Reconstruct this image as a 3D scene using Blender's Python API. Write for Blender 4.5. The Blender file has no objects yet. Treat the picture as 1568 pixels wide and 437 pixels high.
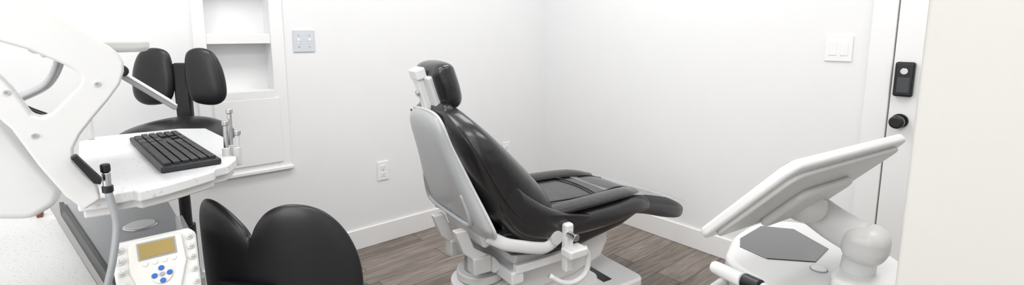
import bpy, bmesh, math, random
from mathutils import Vector, Matrix
random.seed(3)
sc=bpy.context.scene
sc.view_settings.view_transform='Standard'
V=Vector
# ------------------------------------------------------------ materials
def mat(name,col,rough=.5,metal=0,bump=None,spec=.5,coat=0,emit=None,trans=0,alpha=1,speck=None,var=0.03):
    m=bpy.data.materials.new(name); m.use_nodes=True; nt=m.node_tree; b=nt.nodes["Principled BSDF"]
    b.inputs['Roughness'].default_value=rough; b.inputs['Metallic'].default_value=metal
    b.inputs['Specular IOR Level'].default_value=spec; b.inputs['Coat Weight'].default_value=coat; b.inputs['Coat Roughness'].default_value=.15
    b.inputs['Transmission Weight'].default_value=trans; b.inputs['Alpha'].default_value=alpha
    tc=nt.nodes.new('ShaderNodeTexCoord')
    nz=nt.nodes.new('ShaderNodeTexNoise'); nz.inputs['Scale'].default_value=(speck[0] if speck else 6); nz.inputs['Detail'].default_value=4
    nt.links.new(tc.outputs['Object'],nz.inputs['Vector'])
    cr=nt.nodes.new('ShaderNodeValToRGB')
    if speck:
        cr.color_ramp.elements[0].position=.30; cr.color_ramp.elements[0].color=(*speck[1],1)
        cr.color_ramp.elements[1].position=.40; cr.color_ramp.elements[1].color=(*col,1)
    else:
        cr.color_ramp.elements[0].position=.3; cr.color_ramp.elements[0].color=(*[c*(1-var) for c in col],1)
        cr.color_ramp.elements[1].position=.7; cr.color_ramp.elements[1].color=(*[min(1,c*(1+var)) for c in col],1)
    nt.links.new(nz.outputs['Fac'],cr.inputs['Fac']); nt.links.new(cr.outputs['Color'],b.inputs['Base Color'])
    if bump:
        n2=nt.nodes.new('ShaderNodeTexNoise'); n2.inputs['Scale'].default_value=bump[0]; n2.inputs['Detail'].default_value=5
        nt.links.new(tc.outputs['Object'],n2.inputs['Vector'])
        bp=nt.nodes.new('ShaderNodeBump'); bp.inputs['Strength'].default_value=bump[1]; bp.inputs['Distance'].default_value=bump[2]
        nt.links.new(n2.outputs['Fac'],bp.inputs['Height']); nt.links.new(bp.outputs['Normal'],b.inputs['Normal'])
    if emit:
        b.inputs['Emission Color'].default_value=(*emit[0],1); b.inputs['Emission Strength'].default_value=emit[1]
    return m
M={}
M['wall']=mat('wall_paint',(.89,.893,.90),.6,bump=(90,.05,.002),spec=.3,var=.005)
M['trim']=mat('trim_paint',(.93,.93,.93),.35,var=.005)
M['beige']=mat('partition_paint',(.53,.52,.49),.7,spec=.2,var=.006)
M['white']=mat('white_plastic',(.80,.80,.80),.3,var=.01)
M['white2']=mat('offwhite_plastic',(.66,.66,.655),.35,var=.01)
M['shell']=mat('pale_grey_shell',(.44,.45,.46),.32,coat=.3,var=.01)
M['grey']=mat('grey_plastic',(.28,.29,.30),.4)
M['midgrey']=mat('mid_grey_plastic',(.33,.34,.35),.4)
M['leather']=mat('black_leather',(.011,.011,.013),.30,bump=(9,.30,.02),spec=.55,coat=.45)
M['pu']=mat('black_polyurethane',(.012,.012,.014),.34,bump=(250,.12,.001),spec=.5)
M['legrest']=mat('charcoal_vinyl',(.050,.051,.055),.35,bump=(12,.2,.01))
M['black']=mat('black_plastic',(.009,.009,.010),.35)
M['key']=mat('key_plastic',(.018,.019,.022),.45)
M['gloss']=mat('black_gloss',(.02,.023,.028),.08,coat=1)
M['chrome']=mat('brushed_metal',(.62,.62,.63),.22,metal=1)
M['counter']=mat('speckled_counter',(.72,.72,.71),.35,speck=(160,(.38,.38,.38)))
M['traym']=mat('white_tray_laminate',(.74,.75,.76),.25,speck=(90,(.57,.57,.57)))
M['cover']=mat('clear_plastic_cover',(.52,.54,.55),.18,trans=.0,alpha=.42)
M['clear']=mat('clear_acrylic',(.88,.89,.90),.1,alpha=.35)
M['ivory']=mat('ivory_panel',(.70,.685,.64),.4,var=.01)
M['lcd']=mat('amber_lcd',(.34,.25,.08),.2,var=.08)
M['blue']=mat('blue_button',(.02,.11,.42),.35)
M['red']=mat('red_plastic',(.20,.06,.04),.4)
M['lamp']=mat('lamp_diffuser',(.9,.9,.9),.5,emit=((1,1,1),1.2))
def floor_mat():
    m=bpy.data.materials.new('wood_plank_floor'); m.use_nodes=True; nt=m.node_tree; b=nt.nodes["Principled BSDF"]; L=nt.links.new
    tc=nt.nodes.new('ShaderNodeTexCoord')
    br=nt.nodes.new('ShaderNodeTexBrick'); br.offset=.37; br.inputs['Scale'].default_value=1
    br.inputs['Brick Width'].default_value=1.2; br.inputs['Row Height'].default_value=.15
    br.inputs['Mortar Size'].default_value=.0022; br.inputs['Mortar Smooth'].default_value=.3
    br.inputs['Color1'].default_value=(0,0,0,1); br.inputs['Color2'].default_value=(1,1,1,1); br.inputs['Mortar'].default_value=(.5,.5,.5,1)
    L(tc.outputs['Object'],br.inputs['Vector'])
    mp=nt.nodes.new('ShaderNodeMapping'); mp.inputs['Scale'].default_value=(1.6,16,1); L(tc.outputs['Object'],mp.inputs['Vector'])
    ad=nt.nodes.new('ShaderNodeVectorMath'); ad.operation='ADD'; L(mp.outputs[0],ad.inputs[0])
    sp=nt.nodes.new('ShaderNodeVectorMath'); sp.operation='SCALE'; sp.inputs['Scale'].default_value=7; L(br.outputs['Color'],sp.inputs[0]); L(sp.outputs[0],ad.inputs[1])
    nz=nt.nodes.new('ShaderNodeTexNoise'); nz.inputs['Scale'].default_value=2.2; nz.inputs['Detail'].default_value=9; nz.inputs['Roughness'].default_value=.65; nz.inputs['Distortion'].default_value=.6
    L(ad.outputs[0],nz.inputs['Vector'])
    cr=nt.nodes.new('ShaderNodeValToRGB'); e=cr.color_ramp.elements
    e[0].position=.3; e[0].color=(.115,.092,.077,1); e[1].position=.72; e[1].color=(.37,.32,.28,1)
    x=e.new(.5); x.color=(.235,.197,.168,1)
    L(nz.outputs['Fac'],cr.inputs['Fac'])
    mx=nt.nodes.new('ShaderNodeMix'); mx.data_type='RGBA'; mx.blend_type='MULTIPLY'; mx.inputs[0].default_value=1
    c2=nt.nodes.new('ShaderNodeValToRGB'); c2.color_ramp.elements[0].color=(.76,.74,.72,1); c2.color_ramp.elements[1].color=(1.1,1.1,1.12,1)
    L(br.outputs['Color'],c2.inputs['Fac']); L(cr.outputs['Color'],mx.inputs[6]); L(c2.outputs['Color'],mx.inputs[7])
    m2=nt.nodes.new('ShaderNodeMix'); m2.data_type='RGBA'; L(br.outputs['Fac'],m2.inputs[0]); L(mx.outputs[2],m2.inputs[6]); m2.inputs[7].default_value=(.04,.03,.025,1)
    L(m2.outputs[2],b.inputs['Base Color']); b.inputs['Roughness'].default_value=.42
    bp=nt.nodes.new('ShaderNodeBump'); bp.inputs['Strength'].default_value=.15; bp.inputs['Distance'].default_value=.004; L(nz.outputs['Fac'],bp.inputs['Height']); L(bp.outputs[0],b.inputs['Normal'])
    return m
M['floor']=floor_mat()
# ------------------------------------------------------------ mesh helpers
def group(name,loc=(0,0,0),rz=0):
    e=bpy.data.objects.new(name,None); sc.collection.objects.link(e); e.location=loc; e.rotation_euler=(0,0,rz); e.empty_display_size=.1; return e
def obj(name,me,m,parent=None,smooth=False,bevel=0,sub=0,seg=3,mw=None):
    o=bpy.data.objects.new(name,me); sc.collection.objects.link(o)
    if m: me.materials.append(M[m])
    if smooth or bevel:
        for p in me.polygons: p.use_smooth=True
    if bevel:
        b=o.modifiers.new('bevel','BEVEL'); b.width=bevel; b.segments=seg; b.limit_method='ANGLE'; b.angle_limit=math.radians(35); b.harden_normals=True
    if sub:
        s=o.modifiers.new('sub','SUBSURF'); s.levels=sub; s.render_levels=sub
    if mw is not None: o.matrix_local=mw
    if parent: o.parent=parent
    return o
def frame(o,x,y,z):
    m=Matrix((V(x).normalized(),V(y).normalized(),V(z).normalized())).transposed().to_4x4(); m.translation=V(o); return m
def box(name,lo,hi,m,parent=None,bevel=.003,mw=None,seg=3):
    x0,y0,z0=lo; x1,y1,z1=hi
    vs=[(x0,y0,z0),(x1,y0,z0),(x1,y1,z0),(x0,y1,z0),(x0,y0,z1),(x1,y0,z1),(x1,y1,z1),(x0,y1,z1)]
    fs=[(0,3,2,1),(4,5,6,7),(0,1,5,4),(1,2,6,5),(2,3,7,6),(3,0,4,7)]
    me=bpy.data.meshes.new(name); me.from_pydata(vs,[],fs); return obj(name,me,m,parent,bevel=bevel,mw=mw,seg=seg)
def boxes(name,lst,m,parent=None,bevel=0,mw=None):
    vs=[];fs=[]
    for lo,hi in lst:
        x0,y0,z0=lo; x1,y1,z1=hi; k=len(vs)
        vs+=[(x0,y0,z0),(x1,y0,z0),(x1,y1,z0),(x0,y1,z0),(x0,y0,z1),(x1,y0,z1),(x1,y1,z1),(x0,y1,z1)]
        fs+=[tuple(k+i for i in q) for q in [(0,3,2,1),(4,5,6,7),(0,1,5,4),(1,2,6,5),(2,3,7,6),(3,0,4,7)]]
    me=bpy.data.meshes.new(name); me.from_pydata(vs,[],fs); return obj(name,me,m,parent,bevel=bevel,mw=mw,seg=2)
def orient(p0,p1):
    d=(V(p1)-V(p0)); q=V((0,0,1)).rotation_difference(d.normalized()); m=q.to_matrix().to_4x4(); m.translation=V(p0); return m,d.length
def cyl(name,p0,p1,r,m,parent=None,r2=None,bevel=.002,n=32):
    r2=r if r2 is None else r2; mw,L=orient(p0,p1); vs=[];fs=[]
    for i in range(n):
        a=2*math.pi*i/n; vs+=[(r*math.cos(a),r*math.sin(a),0),(r2*math.cos(a),r2*math.sin(a),L)]
    for i in range(n):
        j=(i+1)%n; fs.append((2*i,2*j,2*j+1,2*i+1))
    fs.append(tuple(2*i for i in reversed(range(n)))); fs.append(tuple(2*i+1 for i in range(n)))
    me=bpy.data.meshes.new(name); me.from_pydata([tuple(mw@V(v)) for v in vs],[],fs); return obj(name,me,m,parent,bevel=bevel,seg=2)
def smooth_closed(pts,n=6):
    out=[];N=len(pts)
    for i in range(N):
        p=[V(pts[(i+k)%N]) for k in (-1,0,1,2)]
        for j in range(n):
            t=j/n; out.append(.5*((2*p[1])+(p[2]-p[0])*t+(2*p[0]-5*p[1]+4*p[2]-p[3])*t*t+(3*p[1]-p[0]-3*p[2]+p[3])*t**3))
    return out
def smooth_open(pts,n=6):
    P=[V(p) for p in pts]; P=[2*P[0]-P[1]]+P+[2*P[-1]-P[-2]]; out=[]
    for i in range(1,len(P)-2):
        p=P[i-1:i+3]
        for j in range(n):
            t=j/n; out.append(.5*((2*p[1])+(p[2]-p[0])*t+(2*p[0]-5*p[1]+4*p[2]-p[3])*t*t+(3*p[1]-p[0]-3*p[2]+p[3])*t**3))
    out.append(P[-2]); return out
def prism(name,pts,t0,t1,m,parent=None,mw=None,bevel=.003,smooth_n=0,axis='z',seg=3):
    """extrude a 2-D outline. axis z: (x,y)->z ; axis y: (x,z)->y ; axis x: (y,z)->x"""
    P=[V((p[0],p[1])) for p in pts]
    if smooth_n: P=[V((p[0],p[1])) for p in smooth_closed([(p[0],p[1],0) for p in pts],smooth_n)]
    def mk(p,t): return {'z':(p[0],p[1],t),'y':(p[0],t,p[1]),'x':(t,p[0],p[1])}[axis]
    n=len(P); me=bpy.data.meshes.new(name); bm=bmesh.new()
    a=[bm.verts.new(mk(p,t0)) for p in P]; b=[bm.verts.new(mk(p,t1)) for p in P]
    bm.faces.new(a); bm.faces.new(list(reversed(b)))
    for i in range(n): bm.faces.new((a[i],b[i],b[(i+1)%n],a[(i+1)%n]))
    bmesh.ops.recalc_face_normals(bm,faces=bm.faces); bm.to_mesh(me); bm.free()
    return obj(name,me,m,parent,bevel=bevel,mw=mw,seg=seg)
def pad(name,outline,tf,tb,m,parent=None,mw=None,bend=None,c=(0,0),p=3.0,sn=6,sub=1):
    """upholstered pad; outline in local x/z, thickness along local y (front=-y, back=+y)"""
    P=smooth_closed([(a,b,0) for a,b in outline],sn); n=len(P); rs=[1,.985,.94,.86,.72,.5,.25]; vs=[];fs=[]
    bend=bend or (lambda u,v:0)
    def ring(r,sg):
        t=(tf if sg<0 else tb)*(1-r**p)**(1/2.2) if r<1 else 0
        k=len(vs)
        for q in P:
            u=c[0]+(q[0]-c[0])*r; v=c[1]+(q[1]-c[1])*r; vs.append((u,sg*t+bend(u,v),v))
        return k
    base=ring(1,-1); fr=[base]+[ring(r,-1) for r in rs[1:]]; bk=[base]+[ring(r,1) for r in rs[1:]]
    for R_,s in ((fr,0),(bk,1)):
        for a,b in zip(R_,R_[1:]):
            for i in range(n):
                j=(i+1)%n; f=(a+i,a+j,b+j,b+i); fs.append(f if s==0 else f[::-1])
        vs.append((c[0],(-tf if s==0 else tb)+bend(*c),c[1])); k=len(vs)-1
        for i in range(n):
            j=(i+1)%n; f=(R_[-1]+i,R_[-1]+j,k); fs.append(f if s==0 else f[::-1])
    me=bpy.data.meshes.new(name); me.from_pydata(vs,[],fs)
    bm=bmesh.new(); bm.from_mesh(me); bmesh.ops.recalc_face_normals(bm,faces=bm.faces); bm.to_mesh(me); bm.free()
    return obj(name,me,m,parent,smooth=True,sub=sub,mw=mw)
def loft(name,secs,m,parent=None,ex=3.2,n=32,sub=1,sn=5,cap=.35,mw=None):
    """secs: (x,y,z,halfwidth along local y,half thickness); path lies in xz (normal computed)"""
    S=smooth_open([V(s[:3]) for s in secs],sn)
    Wd=smooth_open([V((s[3],s[4],0)) for s in secs],sn)
    vs=[];fs=[];rings=[]
    def ring(c,t,a,b):
        nrm=V((0,1,0)).cross(t).normalized()*1; side=t.cross(nrm).normalized()*-1
        k=len(vs)
        for i in range(n):
            an=2*math.pi*i/n; ca,sa=math.cos(an),math.sin(an)
            vs.append(tuple(c+side*a*math.copysign(abs(ca)**(2/ex),ca)+nrm*b*math.copysign(abs(sa)**(2/ex),sa)))
        rings.append(k)
    N=len(S)
    T=[(S[min(i+1,N-1)]-S[max(i-1,0)]).normalized() for i in range(N)]
    def capr(i,sgn):
        c,t,a,b=S[i],T[i],Wd[i][0],Wd[i][1]; L=b*cap*2
        seq=[(math.sin(q),math.cos(q)) for q in (math.radians(75),math.radians(50),math.radians(25))]
        return [(c+t*sgn*L*s,t,a-b*(1-k_)*.9,b*k_) for s,k_ in seq]
    for q in capr(0,-1): ring(*q)
    for i in range(N): ring(S[i],T[i],Wd[i][0],Wd[i][1])
    for q in reversed(capr(N-1,1)): ring(*q)
    for a,b in zip(rings,rings[1:]):
        for i in range(n): j=(i+1)%n; fs.append((a+i,a+j,b+j,b+i))
    fs.append(tuple(rings[0]+i for i in reversed(range(n)))); fs.append(tuple(rings[-1]+i for i in range(n)))
    me=bpy.data.meshes.new(name); me.from_pydata(vs,[],fs)
    bm=bmesh.new(); bm.from_mesh(me); bmesh.ops.recalc_face_normals(bm,faces=bm.faces); bm.to_mesh(me); bm.free()
    return obj(name,me,m,parent,smooth=True,sub=sub,mw=mw)
def tube(name,pts,r,m,parent=None,sn=6,flat=None,n=12):
    """swept tube through points; flat=(a,b) gives an oval section"""
    S=smooth_open([V(p) for p in pts],sn) if sn else [V(p) for p in pts]
    vs=[];fs=[];N=len(S); up=None
    for i,c in enumerate(S):
        t=(S[min(i+1,N-1)]-S[max(i-1,0)]).normalized()
        if up is None: up=V((0,1,0)) if abs(t.y)<.9 else V((1,0,0))
        a=(up-t*up.dot(t)).normalized(); b=t.cross(a); up=a
        ra,rb=flat if flat else (r,r)
        for k in range(n):
            an=2*math.pi*k/n; vs.append(tuple(c+a*ra*math.cos(an)+b*rb*math.sin(an)))
    for i in range(N-1):
        for k in range(n): j=(k+1)%n; fs.append((i*n+k,i*n+j,(i+1)*n+j,(i+1)*n+k))
    fs.append(tuple(reversed(range(n)))); fs.append(tuple((N-1)*n+k for k in range(n)))
    me=bpy.data.meshes.new(name); me.from_pydata(vs,[],fs)
    bm=bmesh.new(); bm.from_mesh(me); bmesh.ops.recalc_face_normals(bm,faces=bm.faces); bm.to_mesh(me); bm.free()
    o=obj(name,me,m,parent,smooth=True); return o
def rrect(x0,y0,x1,y1,r,n=6):
    o=[]
    for cx_,cy_,a0 in ((x1-r,y1-r,0),(x0+r,y1-r,90),(x0+r,y0+r,180),(x1-r,y0+r,270)):
        for i in range(n+1):
            a=math.radians(a0+90*i/n); o.append((cx_+r*math.cos(a),cy_+r*math.sin(a)))
    return o
# ------------------------------------------------------------ camera
f=754.0; th=math.atan(110/754.); yaw=math.radians(49.3)
Fw=V((math.cos(yaw),math.sin(yaw),0)); Rr=V((math.sin(yaw),-math.cos(yaw),0)); U=V((0,0,1)); C=V((-2.70,-2.756,1.3))
cam=bpy.data.cameras.new("camera"); co=bpy.data.objects.new("camera",cam); sc.collection.objects.link(co)
co.matrix_world=frame(C,Rr,Fw*math.sin(th)+U*math.cos(th),-(Fw*math.cos(th)-U*math.sin(th)))
cam.sensor_width=36; cam.lens=36*f/1568; cam.clip_start=.02; cam.shift_y=-(218.3-160)/1568; sc.camera=co
# ------------------------------------------------------------ room shell
XL,YF,H=-3.7,-3.9,2.7
box('floor',(XL,YF,-.1),(0,0,0),'floor',bevel=0)
box('ceiling',(XL,YF,H),(0,0,H+.1),'trim',bevel=0)
nx0,nx1,nz0,nz1=-2.262,-1.975,1.000,1.85
boxes('wall_back',[((XL,0,0),(nx0,.14,H)),((nx1,0,0),(0,.14,H)),((nx0,0,0),(nx1,.14,nz0)),((nx0,0,nz1),(nx1,.14,H)),((nx0,.11,nz0),(nx1,.14,nz1))],'wall')
box('wall_right',(0,YF,0),(.12,0,H),'wall',bevel=0)
box('wall_left',(XL-.12,YF,0),(XL,0,H),'wall',bevel=0)
box('wall_front',(XL,YF-.12,0),(0,YF,H),'wall',bevel=0)
box('wall_partition',(-2.07,YF,0),(-1.95,-2.649,H),'beige',bevel=.004)
box('baseboard_back',(XL,-.014,0),(-.014,0,.125),'trim',bevel=.004)
box('baseboard_right',(-.014,-2.10,0),(0,0,.125),'trim',bevel=.004)
g=group('wall_shelf_niche')
boxes('face_frame',[((-2.315,-.012,.575),(nx0,0,1.95)),((nx1,-.012,.575),(-1.912,0,1.95)),((nx0,-.012,nz1),(nx1,0,1.95)),((nx0,-.012,.575),(nx1,0,nz0))],'trim',g,bevel=.002)
box('lower_panel',(-2.255,-.020,.62),(-1.955,-.011,.965),'trim',g,bevel=.003)
box('sill',(-2.325,-.026,.575),(-1.905,0,.592),'trim',g,bevel=.003)
box('shelf_lower',(nx0,-.018,.965),(nx1,.112,1.006),'trim',g,bevel=.002)
box('shelf_middle',(nx0,-.006,1.245),(nx1,.112,1.295),'trim',g,bevel=.002)
box('shelf_upper',(nx0,-.006,1.55),(nx1,.112,1.60),'trim',g,bevel=.002)
g=group('door_1')
box('slab',(-.018,-3.02,.01),(-.002,-2.208,2.03),'trim',g,bevel=.003)
box('edge_shadow_gap',(-.006,-2.209,.01),(-.001,-2.203,2.03),'grey',g,bevel=0)
box('lock_body',(-.045,-2.288,1.025),(-.018,-2.218,1.175),'black',g,bevel=.010,seg=4)
cyl('lock_cylinder',(-.052,-2.253,1.135),(-.044,-2.253,1.135),.014,'chrome',g)
box('lock_keypad',(-.048,-2.275,1.042),(-.044,-2.231,1.11),'gloss',g,bevel=.002)
cyl('knob_rose',(-.028,-2.252,.917),(-.017,-2.252,.917),.031,'black',g)
cyl('knob_neck',(-.06,-2.252,.917),(-.026,-2.252,.917),.012,'black',g)
cyl('knob',(-.092,-2.252,.917),(-.055,-2.252,.917),.028,'black',g,bevel=.010)
g2=group('trim_1')
box('casing_side',(-.022,-2.203,0),(0,-2.112,2.12),'trim',g2,bevel=.004)
box('casing_side_far',(-.022,-3.12,0),(0,-3.03,2.12),'trim',g2,bevel=.004)
box('casing_head',(-.022,-3.12,2.045),(0,-2.112,2.135),'trim',g2,bevel=.004)
def plate_back(name,xc,zc,w,h,kind):
    g=group(name); box('cover',(xc-w/2,-.007,zc-h/2),(xc+w/2,0,zc+h/2),'plate',g,bevel=.003)
    if kind=='switch':
        for dx in (-w/4,w/4):
            box('slot',(xc+dx-.006,-.009,zc-.013),(xc+dx+.006,-.006,zc+.013),'trim',g,bevel=.001); box('toggle',(xc+dx-.004,-.018,zc),(xc+dx+.004,-.008,zc+.009),'trim',g,bevel=.001)
            for s in (-1,1): cyl('screw',(xc+dx,-.0085,zc+s*.03),(xc+dx,-.0065,zc+s*.03),.003,'midgrey',g,bevel=0)
    else:
        for s in (-1,1):
            prism('receptacle',rrect(xc-.017,zc+s*.021-.014,xc+.017,zc+s*.021+.014,.008),-.0095,-.006,'trim',g,bevel=.001,axis='y')
            boxes('slots',[((xc-.008,-.0101,zc+s*.021-.003),(xc-.006,-.0093,zc+s*.021+.006)),((xc+.006,-.0101,zc+s*.021-.003),(xc+.008,-.0093,zc+s*.021+.006)),((xc-.002,-.0101,zc+s*.021-.009),(xc+.002,-.0093,zc+s*.021-.006))],'grey',g)
        cyl('screw',(xc,-.0085,zc),(xc,-.0065,zc),.003,'midgrey',g,bevel=0)
M['plate']=mat('switch_plate',(.66,.69,.73),.35,var=.01)
plate_back('light_switch',-1.808,1.255,.112,.118,'switch')
M['plate']=M['trim']
plate_back('wall_outlet',-1.382,.458,.075,.118,'outlet'); plate_back('wall_outlet.001',-.388,.433,.075,.118,'outlet')
g=group('light_switch.001')
box('cover',(-.007,-2.045,1.165),(0,-1.932,1.287),'trim',g,bevel=.003)
for y in (-2.012,-1.965): box('rocker',(-.0095,y-.016,1.193),(-.006,y+.016,1.259),'trim',g,bevel=.002)
# ------------------------------------------------------------ dental chair
ch=group('dental_chair',(-1.435,-1.213,0),math.radians(-8))
loft('backrest_cushion',[(.12,0,.50,.21,.08),(.035,0,.575,.235,.125),(-.06,0,.68,.25,.125),(-.145,0,.79,.268,.105),(-.215,0,.89,.275,.078),(-.262,0,.965,.235,.056),(-.282,0,1.01,.17,.042),(-.288,0,1.03,.12,.03)],'leather',ch,ex=3.4,sn=5)
for s in (-1,1):
    pad('hip_flange',[(-.13,.80),(-.05,.715),(.06,.635),(.16,.592),(.28,.560),(.275,.535),(.10,.50),(-.06,.55),(-.16,.70)],.022,.022,'leather',ch,mw=Matrix.Translation((0,s*.238,0)),c=(-.02,.62),p=4,sn=6)
    tube('side_seam',[(-.30,s*.22,.985),(-.235,s*.268,.86),(-.15,s*.266,.72),(-.05,s*.256,.60),(.06,s*.25,.535),(.18,s*.24,.52)],.004,'black',ch)
up=V((-.165,0,.48)).normalized(); rear=V((-up.z,0,up.x))
mw=frame(V((-.170,0,.545)),V((0,-1,0)),-rear,up)
shell=[(-.095,.495),(0,.502),(.095,.495),(.135,.46),(.160,.36),(.205,.23),(.262,.09),(.268,.045),(.22,.01),(.06,.005),(0,.005),(-.06,.005),(-.22,.01),(-.268,.045),(-.262,.09),(-.205,.23),(-.160,.36),(-.135,.46)]
pad('backrest_shell',shell,.045,.01,'shell',ch,mw=mw,c=(0,.24),p=7,sn=4)
tube('shell_rim',[mw@V((a*1.0,-.002,b)) for a,b in shell+shell[:1]],.0055,'white2',ch,sn=4)
tube('shell_lower_ridge',[mw@V(p) for p in [(-.17,-.036,.20),(-.19,-.045,.11),(-.16,-.048,.075),(0,-.05,.07),(.16,-.048,.075),(.19,-.045,.11),(.17,-.036,.20)]],.008,'shell',ch)
box('shell_lower_mount',(-.16,-.02,-.06),(.16,.03,.03),'white',ch,bevel=.015,mw=mw)
hm=frame((-.275,0,1.105),(0,-1,0),(.95,0,.30),(-.30,0,.95))
pad('headrest_cushion',[(-.115,.05),(-.10,.085),(0,.095),(.10,.085),(.115,.05),(.115,-.03),(.09,-.085),(0,-.095),(-.09,-.085),(-.115,-.03)],.045,.055,'leather',ch,mw=hm,p=4,sn=4)
box('headrest_back_plate',(-.045,-.058,-.075),(.070,-.030,.055),'white2',ch,bevel=.010,mw=hm)
box('headrest_bar_upper',(-.022,-.082,-.11),(.024,-.055,.085),'white',ch,bevel=.006,mw=hm)
box('headrest_bar_cap',(-.034,-.084,.048),(.037,-.042,.090),'white',ch,bevel=.008,mw=hm)
cyl('headrest_pivot',hm@V((-.045,-.068,-.09)),hm@V((.055,-.068,-.09)),.017,'white2',ch)
tube('headrest_stem',[hm@V((0,-.065,-.09)),(-.338,0,.99),(-.32,0,.93)],0,'white',ch,flat=(.024,.011))
cyl('headrest_lock_knob',hm@V((.0,-.082,.0)),hm@V((.0,-.092,.0)),.012,'chrome',ch)
loft('seat_cushion',[(-.06,0,.55,.19,.05),(.04,0,.540,.235,.065),(.2,0,.525,.25,.075),(.42,0,.525,.255,.07),(.58,0,.53,.24,.06),(.66,0,.512,.22,.05)],'leather',ch,ex=3.0,sn=5)
for s in (-1,1):
    tube('seat_bolster',[(.04,s*.20,.588),(.18,s*.205,.596),(.36,s*.20,.596),(.52,s*.18,.590),(.62,s*.14,.568)],0,'leather',ch,flat=(.045,.020),n=16)
    tube('seat_piping',[(.08,s*.12,.603),(.25,s*.145,.602),(.42,s*.14,.597),(.56,s*.11,.592),(.65,s*.09,.570)],.0035,'black',ch)
tube('seat_cross_piping',[(.40,-.15,.598),(.41,-.07,.600),(.415,0,.600),(.41,.07,.600),(.40,.15,.598)],.0035,'black',ch)
prism('seat_underbody',[(-.17,.535),(-.10,.56),(.25,.56),(.62,.53),(.67,.49),(.52,.44),(.30,.405),(.12,.40),(-.06,.44)],-.20,.20,'leather',ch,bevel=.03,axis='y',seg=5)
loft('leg_rest',[(.54,0,.52,.215,.036),(.68,0,.495,.210,.044),(.82,0,.452,.200,.048),(.92,0,.420,.183,.047),(.97,0,.405,.165,.045)],'legrest',ch,ex=3.6,sn=5,cap=.3)
loft('foot_cover',[(.48,0,.592,.212,.003),(.62,0,.574,.218,.003),(.75,0,.541,.217,.003),(.88,0,.500,.205,.003),(.96,0,.470,.185,.003),(1.0,0,.455,.165,.003)],'cover',ch,ex=3.0,sn=5)
for s in (-1,1):
    tube('back_link_arm',[(-.19,s*.22,.565),(-.13,s*.245,.53),(-.06,s*.25,.505),(0,s*.25,.485),(.06,s*.245,.472),(.12,s*.24,.495),(.14,s*.235,.535)],0,'white',ch,flat=(.012,.024))
    cyl('link_pivot',(.10,s*.225,.505),(.10,s*.262,.505),.028,'white2',ch)
box('arm_mount_post',(.125,-.285,.36),(.165,-.25,.56),'white',ch,bevel=.01)
box('arm_mount_block',(.115,-.325,.43),(.205,-.26,.465),'white',ch,bevel=.008)
tube('arm_mount_hook',[(.205,-.30,.455),(.225,-.30,.41),(.215,-.30,.35),(.16,-.30,.325),(.10,-.295,.335),(.05,-.28,.37)],0,'white',ch,flat=(.013,.011))
cyl('arm_mount_pin',(.14,-.33,.52),(.14,-.24,.52),.014,'chrome',ch)
prism('seat_frame',[(-.02,.42),(.46,.45),(.48,.37),(.44,.30),(.30,.26),(.05,.24),(-.05,.30)],-.15,.15,'white',ch,bevel=.012,axis='y')
box('seat_rail_near',(-.06,-.215,.375),(.30,-.185,.41),'white',ch,bevel=.006)
box('seat_rail_far',(-.06,.185,.375),(.30,.215,.41),'white',ch,bevel=.006)
box('rail_cross',(-.08,-.21,.33),(-.02,.21,.385),'white',ch,bevel=.01)
for s in (-1,1):
    prism('back_pivot_arm',[(-.27,.56),(-.22,.56),(-.19,.48),(-.10,.42),(-.06,.37),(-.10,.35),(-.16,.40),(-.24,.47)],s*.10-.018,s*.10+.018,'white',ch,bevel=.006,axis='y')
    box('pivot_clevis',(-.20,s*.10-.03,.37),(-.12,s*.10+.03,.44),'white2',ch,bevel=.008)
for i,(z0,z1,r) in enumerate([(.13,.20,.125),(.205,.245,.105),(.25,.29,.125),(.295,.33,.10)]): cyl('column_ring_%d'%i,(-.10,0,z0),(-.10,0,z1),r,'white2' if i%2 else 'white',ch,bevel=.008)
cyl('column_core',(-.10,0,.12),(-.10,0,.37),.07,'midgrey',ch)
prism('base_plate',rrect(-.24,-.24,.66,.19,.05),0.0,.05,'white',ch,bevel=.008)
prism('base_cover',rrect(.08,-.225,.65,.175,.04),.05,.175,'white',ch,bevel=.015)
prism('base_lift_housing',[(-.02,.13),(.46,.13),(.44,.2),(.34,.27),(0,.27)],-.13,.12,'white',ch,bevel=.012,axis='y')
box('base_gap',(.45,-.16,.172),(.50,.10,.178),'black',ch,bevel=.002)
tube('foot_lever',[(-.20,.10,.15),(-.30,.13,.155),(-.37,.15,.15)],0,'white',ch,flat=(.014,.008))
# ------------------------------------------------------------ butterfly stools
def star_base(g,c,r,m='black'):
    for k in range(5):
        a=2*math.pi*k/5+.3; d=V((math.cos(a),math.sin(a),0)); p=V(c)+d*r
        tube('base_leg_%d'%k,[V(c)+V((0,0,.11)),V(c)+d*r*.5+V((0,0,.095)),p+V((0,0,.07))],0,m,g,flat=(.022,.014))
        n=V((-d.y,d.x,0)); cyl('caster_%d'%k,p+V((0,0,.0275))-n*.018,p+V((0,0,.0275))+n*.018,.027,'black',g,bevel=.004)
        cyl('caster_stem_%d'%k,p+V((0,0,.035)),p+V((0,0,.08)),.008,'grey',g)
    cyl('base_hub',V(c)+V((0,0,.08)),V(c)+V((0,0,.15)),.04,m,g,bevel=.006)
g=group('dental_assistant_stool')
cc=V((-2.44,-.53,0))-Rr*.03; star_base(g,cc,.22)
cyl('gas_lift',cc+V((0,0,.13)),cc+V((0,0,.86)),.02,'black',g); cyl('gas_sleeve',cc+V((0,0,.13)),cc+V((0,0,.55)),.03,'black',g)
cyl('seat_mechanism',cc+V((0,0,.84)),cc+V((0,0,.88)),.075,'black',g)
sm=frame(cc+V((0,0,.925)),Rr,V((0,0,-1)),Fw)
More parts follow.
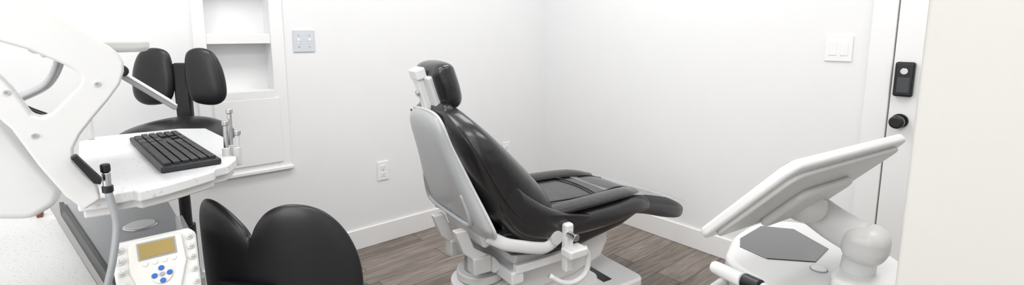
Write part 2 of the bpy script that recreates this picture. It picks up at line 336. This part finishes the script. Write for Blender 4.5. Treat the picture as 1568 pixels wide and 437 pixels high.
pad('seat',[(-.19,0),(-.165,.10),(-.08,.15),(0,.155),(.08,.15),(.165,.10),(.19,0),(.165,-.11),(.09,-.17),(0,-.15),(-.09,-.17),(-.165,-.11)],.05,.045,'pu',g,mw=sm,bend=lambda u,v:.9*u*u,p=3)
bc=cc+(Fw*.83-Rr*.40)*.17
bm_=frame(bc+V((0,0,1.118)),Rr,Fw,U)
lobe=[(-.055,.105),(-.01,.122),(.04,.105),(.07,.045),(.082,-.03),(.076,-.085),(.04,-.112),(-.02,-.108),(-.055,-.085),(-.07,-.02),(-.068,.05)]
pad('backrest_lobe_right',[(x*1.02+.097,z) for x,z in lobe],.028,.022,'pu',g,mw=bm_,c=(.10,0),bend=lambda u,v:.3*u*u,p=3)
pad('backrest_lobe_left',[(-x*1.18-.105,z) for x,z in reversed(lobe)],.028,.022,'pu',g,mw=bm_,c=(-.105,0),bend=lambda u,v:.3*u*u,p=3)
box('backrest_spine',(-.032,.0,-.20),(.032,.03,.06),'black',g,bevel=.012,mw=bm_)
tube('backrest_bracket',[bm_@V((0,.02,-.16)),bm_@V((0,.015,-.235)),cc+Fw*.10+V((0,0,.862)),cc+V((0,0,.862))],0,'black',g,flat=(.028,.010))
g=group('dental_assistant_stool.001')
gm=math.radians(12); u=Rr*math.cos(gm)-Fw*math.sin(gm); nrm=Rr*math.sin(gm)+Fw*math.cos(gm)
bc=V((-2.439,-1.49,.79)); fm=frame(bc,u,nrm,U)
out=[(0,.022),(.018,.058),(.05,.092),(.10,.108),(.16,.095),(.205,.05),(.235,-.02),(.246,-.10),(.235,-.165),(.18,-.20),(.09,-.215),(0,-.22),(-.09,-.215),(-.15,-.20),(-.175,-.165),(-.185,-.10),(-.19,0),(-.188,.055),(-.165,.092),(-.12,.100),(-.07,.083),(-.025,.05)]
pad('backrest',out,.018,.016,'pu',g,mw=fm,c=(0,-.08),bend=lambda a,b:1.3*a*a,p=6,sn=5)
box('backrest_bracket_plate',(-.085,-.040,-.21),(.065,-.012,-.085),'pu',g,bevel=.012,mw=fm)
tube('backrest_arm',[fm@V((0,-.03,-.15)),fm@V((0,-.03,-.26)),fm@V((0,.04,-.315)),fm@V((0,.2,-.32))],0,'black',g,flat=(.028,.010))
cc=bc+nrm*.21; cc.z=0
star_base(g,cc,.21); cyl('gas_lift',cc+V((0,0,.13)),cc+V((0,0,.46)),.022,'black',g)
sm=frame(cc+V((0,0,.51)),u,V((0,0,-1)),nrm)
pad('seat',[(-.19,0),(-.165,.10),(-.08,.15),(0,.155),(.08,.15),(.165,.10),(.19,0),(.165,-.11),(.09,-.16),(0,-.15),(-.09,-.16),(-.165,-.11)],.045,.045,'pu',g,mw=sm,p=3)
# ------------------------------------------------------------ counter / cabinet on the left
g=group('base_cabinet')
prism('countertop',[(XL+.005,-1.75),(-2.73,-1.75),(-2.705,-1.55),(-2.865,-.45),(XL+.005,-.45)],.72,.75,'counter',g,bevel=.003)
prism('carcass',[(XL+.005,-1.73),(-2.77,-1.73),(-2.74,-1.55),(-2.89,-.47),(XL+.005,-.47)],.08,.72,'white2',g,bevel=.003)
prism('plinth',[(XL+.005,-1.70),(-2.82,-1.70),(-2.80,-1.55),(-2.94,-.49),(XL+.005,-.49)],0,.08,'grey',g,bevel=0)
box('red_latch',(-2.86,-.76,.75),(-2.845,-.72,.768),'red',g,bevel=.004)
# ------------------------------------------------------------ delivery cart, tray and swing arm
g=group('dental_delivery_cart')
prism('lower_shelf',[(-2.685,-1.60),(-2.555,-1.60),(-2.550,-1.25),(-2.555,-.84),(-2.57,-.81),(-2.791,-.81)],.765,.795,'midgrey',g,bevel=.006)
prism('shelf_edge_strip',[(-2.693,-1.60),(-2.685,-1.60),(-2.794,-.81),(-2.804,-.81)],.76,.800,'black',g,bevel=.001)
box('cart_body',(-2.67,-1.50,.10),(-2.57,-.85,.765),'midgrey',g,bevel=.01)
for x in (-2.65,-2.59):
    for y in (-1.42,-.92): cyl('caster',(x-.012,y,.035),(x+.012,y,.035),.034,'black',g); cyl('caster_stem',(x,y,.06),(x,y,.11),.01,'grey',g)
cyl('shelf_cap_ring',(-2.635,-1.175,.794),(-2.635,-1.175,.798),.038,'chrome',g); cyl('shelf_cap',(-2.635,-1.175,.795),(-2.635,-1.175,.801),.033,'white2',g)
g=group('instrument_tray')
tray=[(-2.738,-1.600),(-2.692,-1.606),(-2.684,-1.588),(-2.658,-1.586),(-2.650,-1.604),(-2.60,-1.588),(-2.535,-1.552),(-2.512,-1.538),(-2.505,-1.512),(-2.478,-1.502),(-2.452,-1.45),(-2.445,-1.425),(-2.452,-1.40),(-2.43,-1.30),(-2.42,-1.15),(-2.435,-.96),(-2.50,-.91),(-2.70,-.90),(-2.74,-.95)]
prism('tray_top',tray,.978,1.0,'traym',g,bevel=.004)
prism('tray_under_pan',[(a*.96-2.58*.04,b*.96-1.25*.04) for a,b in tray],.960,.979,'white2',g,bevel=.004)
cyl('tray_post',(-2.712,-.94,1.0),(-2.712,-.94,1.065),.007,'white2',g); cyl('tray_post_cap',(-2.712,-.94,1.06),(-2.712,-.94,1.07),.0095,'white',g)
for k,(x,y,h,m_) in enumerate(((-2.462,-1.40,.075,'chrome'),(-2.447,-1.375,.10,'chrome'),(-2.44,-1.41,.05,'white2'))):
    cyl('syringe_holder_%d'%k,(x,y,.975),(x,y,1.02),.009,'white2',g); cyl('syringe_%d'%k,(x,y,1.0),(x+.003,y,1.0+h),.0055,m_,g); cyl('syringe_tip_%d'%k,(x+.003,y,1.0+h),(x+.003,y,1.012+h),.008,'chrome',g)
cyl('handpiece_tip',(-2.694,-1.632,1.052),(-2.694,-1.632,1.068),.0075,'black',g,bevel=.003)
cyl('handpiece_body',(-2.694,-1.632,1.025),(-2.694,-1.632,1.052),.0065,'chrome',g); cyl('handpiece_collar',(-2.694,-1.632,1.015),(-2.694,-1.632,1.028),.0085,'black',g)
tube('handpiece_hose',[(-2.694,-1.632,1.018),(-2.688,-1.64,.96),(-2.698,-1.655,.90),(-2.714,-1.66,.84),(-2.724,-1.65,.79),(-2.720,-1.645,.756)],.0058,'grey',g)
g=group('equipment_swing_arm')
arm_out=[(-3.02,1.56),(-2.90,1.50),(-2.80,1.40),(-2.752,1.354),(-2.722,1.325),(-2.691,1.294),(-2.668,1.276),(-2.656,1.262),(-2.651,1.248),(-2.652,1.231),(-2.660,1.208),(-2.678,1.182),(-2.704,1.149),(-2.722,1.124),(-2.733,1.101),(-2.734,1.080),(-2.722,1.056),(-2.708,1.035),(-2.705,1.005),(-2.729,.990),(-2.751,1.020),(-2.779,1.080),(-2.804,1.145),(-2.84,1.20),(-2.90,1.27),(-3.02,1.36),
 (-3.02,1.40),(-2.90,1.31),(-2.85,1.27),(-2.812,1.238),(-2.797,1.212),(-2.778,1.166),(-2.765,1.160),(-2.752,1.168),(-2.715,1.210),(-2.710,1.221),(-2.714,1.232),(-2.730,1.246),(-2.772,1.273),(-2.805,1.287),(-2.86,1.31),(-2.93,1.37),(-3.02,1.44)]
prism('swing_arm_casing',arm_out,-1.635,-1.60,'white2',g,bevel=.005,axis='y')
for x,z in ((-2.691,1.211),(-2.778,1.131),(-2.803,1.205)):
    cyl('screw_washer',(x,-1.6375,z),(x,-1.634,z),.0042,'chrome',g,bevel=0); cyl('screw_head',(x,-1.639,z),(x,-1.637,z),.0024,'grey',g,bevel=0)
cyl('arm_post',(-3.04,-1.55,.751),(-3.04,-1.55,1.6),.03,'white',g); box('arm_post_block',(-3.08,-1.64,1.36),(-2.99,-1.50,1.56),'white',g,bevel=.01)
prism('arm_lower_housing',[(-3.0,1.20),(-2.86,1.19),(-2.815,1.15),(-2.785,1.08),(-2.755,1.02),(-2.765,.995),(-2.80,.975),(-2.86,.99),(-3.0,1.04)],-1.585,-1.45,'white2',g,bevel=.02,axis='y',seg=5)
tube('inner_curved_arm',[(-2.80,-1.45,1.18),(-2.765,-1.45,1.20),(-2.745,-1.45,1.235),(-2.735,-1.45,1.28)],0,'shell',g,flat=(.06,.008))
tube('arm_cable',[(-2.86,-1.58,1.25),(-2.82,-1.58,1.21),(-2.79,-1.585,1.175),(-2.76,-1.59,1.155)],.005,'black',g)
prism('arm_black_handle',[(-2.738,1.090),(-2.730,1.094),(-2.700,1.045),(-2.703,1.036),(-2.712,1.040)],-1.655,-1.636,'black',g,bevel=.002,axis='y')
prism('upper_ledge',rrect(-2.79,-1.42,-2.59,-1.20,.05),1.258,1.288,'white2',g,bevel=.012)
box('ledge_bracket',(-2.76,-1.60,1.258),(-2.70,-1.34,1.280),'white2',g,bevel=.004)
a,b=V((-2.660,0,1.222)),V((-2.566,0,1.140)); d=(b-a).normalized(); fmx=frame((-2.66,-1.50,1.222),d,(0,1,0),d.cross(V((0,1,0))))
box('tilted_tablet',(0,-.01,-.005),((b-a).length,.12,.005),'midgrey',g,bevel=.003,mw=fmx)
box('tilted_tablet_face',(.004,-.012,.004),((b-a).length-.003,.118,.008),'white',g,bevel=.002,mw=fmx)
cyl('tablet_knob',(-2.651,-1.54,1.226),(-2.651,-1.50,1.226),.011,'black',g,bevel=.004)
# ------------------------------------------------------------ keyboard
kb=group('computer_keyboard',(-2.560,-1.272,1.0005),math.radians(94))
KL,KW=.432,.116
box('case',(-KL/2,-KW/2,.0),(KL/2,KW/2,.014),'key',kb,bevel=.004)
ks=[];p=(KL-.018)/22.7; q=.0172
x0=-KL/2+.009
for r in range(6):
    y=KW/2-.006-q*(r+.5)
    if r==5: segs=[(0,1.3),(1.3,2.6),(2.6,3.9),(3.9,9.6),(9.6,10.9),(10.9,12.2),(12.2,13.5),(13.5,15)]
    elif r==0: segs=[(i*1.0,i+1.0) for i in range(15)]
    elif r==2: segs=[(0,1.5)]+[(1.5+i,2.5+i) for i in range(12)]+[(13.5,15)]
    elif r==3: segs=[(0,1.75)]+[(1.75+i,2.75+i) for i in range(11)]+[(12.75,15)]
    elif r==4: segs=[(0,2.25)]+[(2.25+i,3.25+i) for i in range(10)]+[(12.25,15)]
    else: segs=[(i,i+1) for i in range(13)]+[(13,15)]
    segs=segs+[(15.4+i,16.4+i) for i in range(3) if r<3 or (r==4 and i==1) or r==5]+[(18.8+i,19.8+i) for i in range(3)]+([(21.8,22.6)] if r>0 else [])
    for a_,b_ in segs:
        ks.append(((x0+a_*p+.0016,y-q/2+.0016,.012),(x0+b_*p-.0016,y+q/2-.0016,.0205)))
boxes('keys',ks,'key',kb,bevel=.0015)
# ------------------------------------------------------------ control unit (tilted front panel)
g=group('ultrasonic_control_unit')
tau=math.radians(60); n_=V((0,-math.sin(tau),math.cos(tau))); v_=V((0,math.cos(tau),math.sin(tau)))
pm=frame((-2.633,-1.628,.857),(1,0,0),v_,n_)
prism('housing',[(-.062,-.100),(.062,-.100),(.069,.045),(.058,.058),(-.058,.058),(-.069,.045)],-.020,0,'white2',g,mw=pm,bevel=.006)
prism('raised_panel',[(-.028,-.098),(.028,-.098),(.032,-.05),(.046,-.005),(.044,.047),(.028,.054),(-.034,.052),(-.043,.043),(-.045,-.005),(-.032,-.05)],-.002,.006,'ivory',g,mw=pm,bevel=.004)
box('lcd_bezel',(-.030,.012,.004),(.032,.046,.0075),'midgrey',g,bevel=.001,mw=pm)
box('lcd',(-.027,.015,.006),(.029,.043,.0085),'lcd',g,bevel=.0005,mw=pm)
for i in range(4): cyl('small_button_%d'%i,pm@V((-.020+i*.015,.004,.005)),pm@V((-.020+i*.015,.004,.008)),.0045,'white2',g,bevel=.001)
cyl('dpad',pm@V((.003,-.022,.005)),pm@V((.003,-.022,.009)),.0175,'white2',g)
for dx_,dy_ in ((0,.012),(0,-.012),(.012,0),(-.012,0)): cyl('dpad_button',pm@V((.003+dx_,-.022+dy_,.008)),pm@V((.003+dx_,-.022+dy_,.0115)),.0048,'blue',g,bevel=.001)
cyl('dpad_center',pm@V((.003,-.022,.008)),pm@V((.003,-.022,.011)),.0042,'midgrey',g,bevel=.001)
for s,xs in ((-1,-.056),(1,.056)):
    for k,yy in enumerate((.040,.020,-.001,-.025,-.050)):
        cyl('knob_base',pm@V((xs,yy,0)),pm@V((xs,yy,.004)),.0065,'ivory',g,bevel=.001); cyl('knob',pm@V((xs,yy,.003)),pm@V((xs,yy,.010)),.0038,'chrome',g,bevel=.001)
box('rear_foot',(-2.68,-1.63,.797),(-2.60,-1.56,.850),'white2',g,bevel=.004)
box('acrylic_holder',(-2.575,-1.48,.7955),(-2.560,-1.36,.86),'clear',None,bevel=.002)
# ------------------------------------------------------------ intraoral scanner cart
g=group('intraoral_scanner_cart')
e1=Rr*.848+Fw*.53; cb,sb=.68,.733; e2=(Rr*.53-Fw*.848)*cb+U*sb; e2.normalize(); nn=e1.cross(e2).normalized()
A=C+Rr*.425+Fw*1.045-U*.459
mm=frame(A+e1*.243+e2*.142,e1,e2,nn)
w_,h_=.248,.145
prism('monitor_shell',rrect(-w_,-h_,w_,h_,.03),-.022,0,'white',g,mw=mm,bevel=.008,seg=4)
prism('monitor_back_panel',rrect(-w_+.02,-h_+.02,w_-.02,h_-.02,.03),-.002,.010,'white2',g,mw=mm,bevel=.006)
prism('monitor_back_hub',rrect(-.10,-.105,.12,.045,.03),.008,.028,'white2',g,mw=mm,bevel=.01)
prism('monitor_screen',rrect(-w_+.015,-h_+.015,w_-.015,h_-.015,.01),-.0235,-.021,'gloss',g,mw=mm,bevel=0)
tube('monitor_neck',[mm@V((.02,-.05,.02)),(-1.350,-2.345,.862),(-1.362,-2.40,.840),(-1.370,-2.44,.828),(-1.374,-2.465,.822)],0,'white2',g,flat=(.046,.040),n=24)
box('neck_joint',(-1.425,-2.515,.772),(-1.325,-2.425,.862),'white2',g,bevel=.036,seg=6)
cyl('neck_pillar',(-1.36,-2.455,.72),(-1.365,-2.462,.80),.036,'white2',g,r2=.034)
body=[(-1.40,-2.165),(-1.475,-2.20),(-1.53,-2.30),(-1.525,-2.44),(-1.47,-2.54),(-1.32,-2.565),(-1.16,-2.50),(-1.07,-2.36),(-1.06,-2.22),(-1.16,-2.145),(-1.30,-2.14)]
prism('console_body',body,.655,.715,'white2',g,bevel=.016,smooth_n=4,seg=5)
prism('console_lower',[(x*.93-1.3*.07,y*.93-2.33*.07) for x,y in body],.60,.657,'white2',g,bevel=.014,smooth_n=4)
prism('console_rear_block',[(-1.45,-2.43),(-1.43,-2.53),(-1.31,-2.55),(-1.20,-2.49),(-1.22,-2.42),(-1.33,-2.415)],.71,.742,'white',g,bevel=.012,smooth_n=3)
prism('console_gloss_inlay',[(-1.33,-2.165),(-1.385,-2.19),(-1.405,-2.27),(-1.33,-2.36),(-1.215,-2.355),(-1.14,-2.24),(-1.19,-2.165)],.713,.7175,'gloss',g,bevel=.004)
cyl('power_button_ring',(-1.365,-2.378,.713),(-1.365,-2.378,.7175),.020,'grey',g); cyl('power_button',(-1.365,-2.378,.713),(-1.365,-2.378,.7185),.0175,'white',g)
cyl('scanner_wand',(-1.50,-2.175,.69),(-1.535,-2.27,.70),.016,'white',g,r2=.019,bevel=.006)
cyl('scanner_wand_grip',(-1.535,-2.27,.70),(-1.545,-2.315,.702),.020,'black',g,bevel=.004)
cyl('scanner_wand_end',(-1.545,-2.315,.702),(-1.555,-2.36,.703),.018,'white',g,bevel=.008)
tube('front_handle',[(-1.47,-2.19,.64),(-1.54,-2.20,.64),(-1.585,-2.28,.645),(-1.575,-2.38,.645),(-1.50,-2.47,.64)],0,'white2',g,flat=(.016,.012))
cyl('cart_column',(-1.30,-2.33,.12),(-1.30,-2.33,.61),.04,'white2',g)
star_base(g,V((-1.30,-2.33,0)),.25,'white2')
# ------------------------------------------------------------ lights
def area(name,loc,size,energy,rot=(0,0,0),col=(1,1,1)):
    l=bpy.data.lights.new(name,'AREA'); l.shape='RECTANGLE'; l.size,l.size_y=size; l.energy=energy; l.color=col
    o=bpy.data.objects.new(name,l); sc.collection.objects.link(o); o.location=loc; o.rotation_euler=rot; return o
k=0
for x in (-2.8,-1.0):
    for y in (-2.9,-1.1):
        g=group('ceiling_light_panel' if k==0 else 'ceiling_light_panel.%03d'%k); k+=1
        box('frame',(x-.62,y-.32,H-.03),(x+.62,y+.32,H-.001),'trim',g,bevel=.003); box('diffuser',(x-.60,y-.30,H-.034),(x+.60,y+.30,H-.028),'lamp',g,bevel=0)
        area('panel_light_%d'%k,(x,y,H-.04),(1.2,.6),14.0,col=(1,.99,.975))
g=group('added_fill_window')  # unseen window, added to house a soft fill light from the left
box('added_glow_pane',(XL+.002,-3.3,.9),(XL+.012,-1.7,2.2),'lamp',g,bevel=0)  # glowing sheet added as part of the fill
boxes('added_window_frame',[((XL,-3.38,.82),(XL+.04,-3.3,2.28)),((XL,-1.7,.82),(XL+.04,-1.62,2.28)),((XL,-3.3,.82),(XL+.04,-1.7,.9)),((XL,-3.3,2.2),(XL+.04,-1.7,2.28)),((XL,-2.52,.9),(XL+.035,-2.48,2.2))],'trim',g,bevel=.003)
area('added_window_fill',(XL+.05,-2.5,1.55),(1.5,1.25),13,rot=(0,math.radians(-90),0),col=(.95,.98,1))  # added area fill light in front of the invented window
w=bpy.data.worlds.new("room_world"); sc.world=w; w.use_nodes=True; w.node_tree.nodes["Background"].inputs[0].default_value=(1,1,1,1); w.node_tree.nodes["Background"].inputs[1].default_value=.5
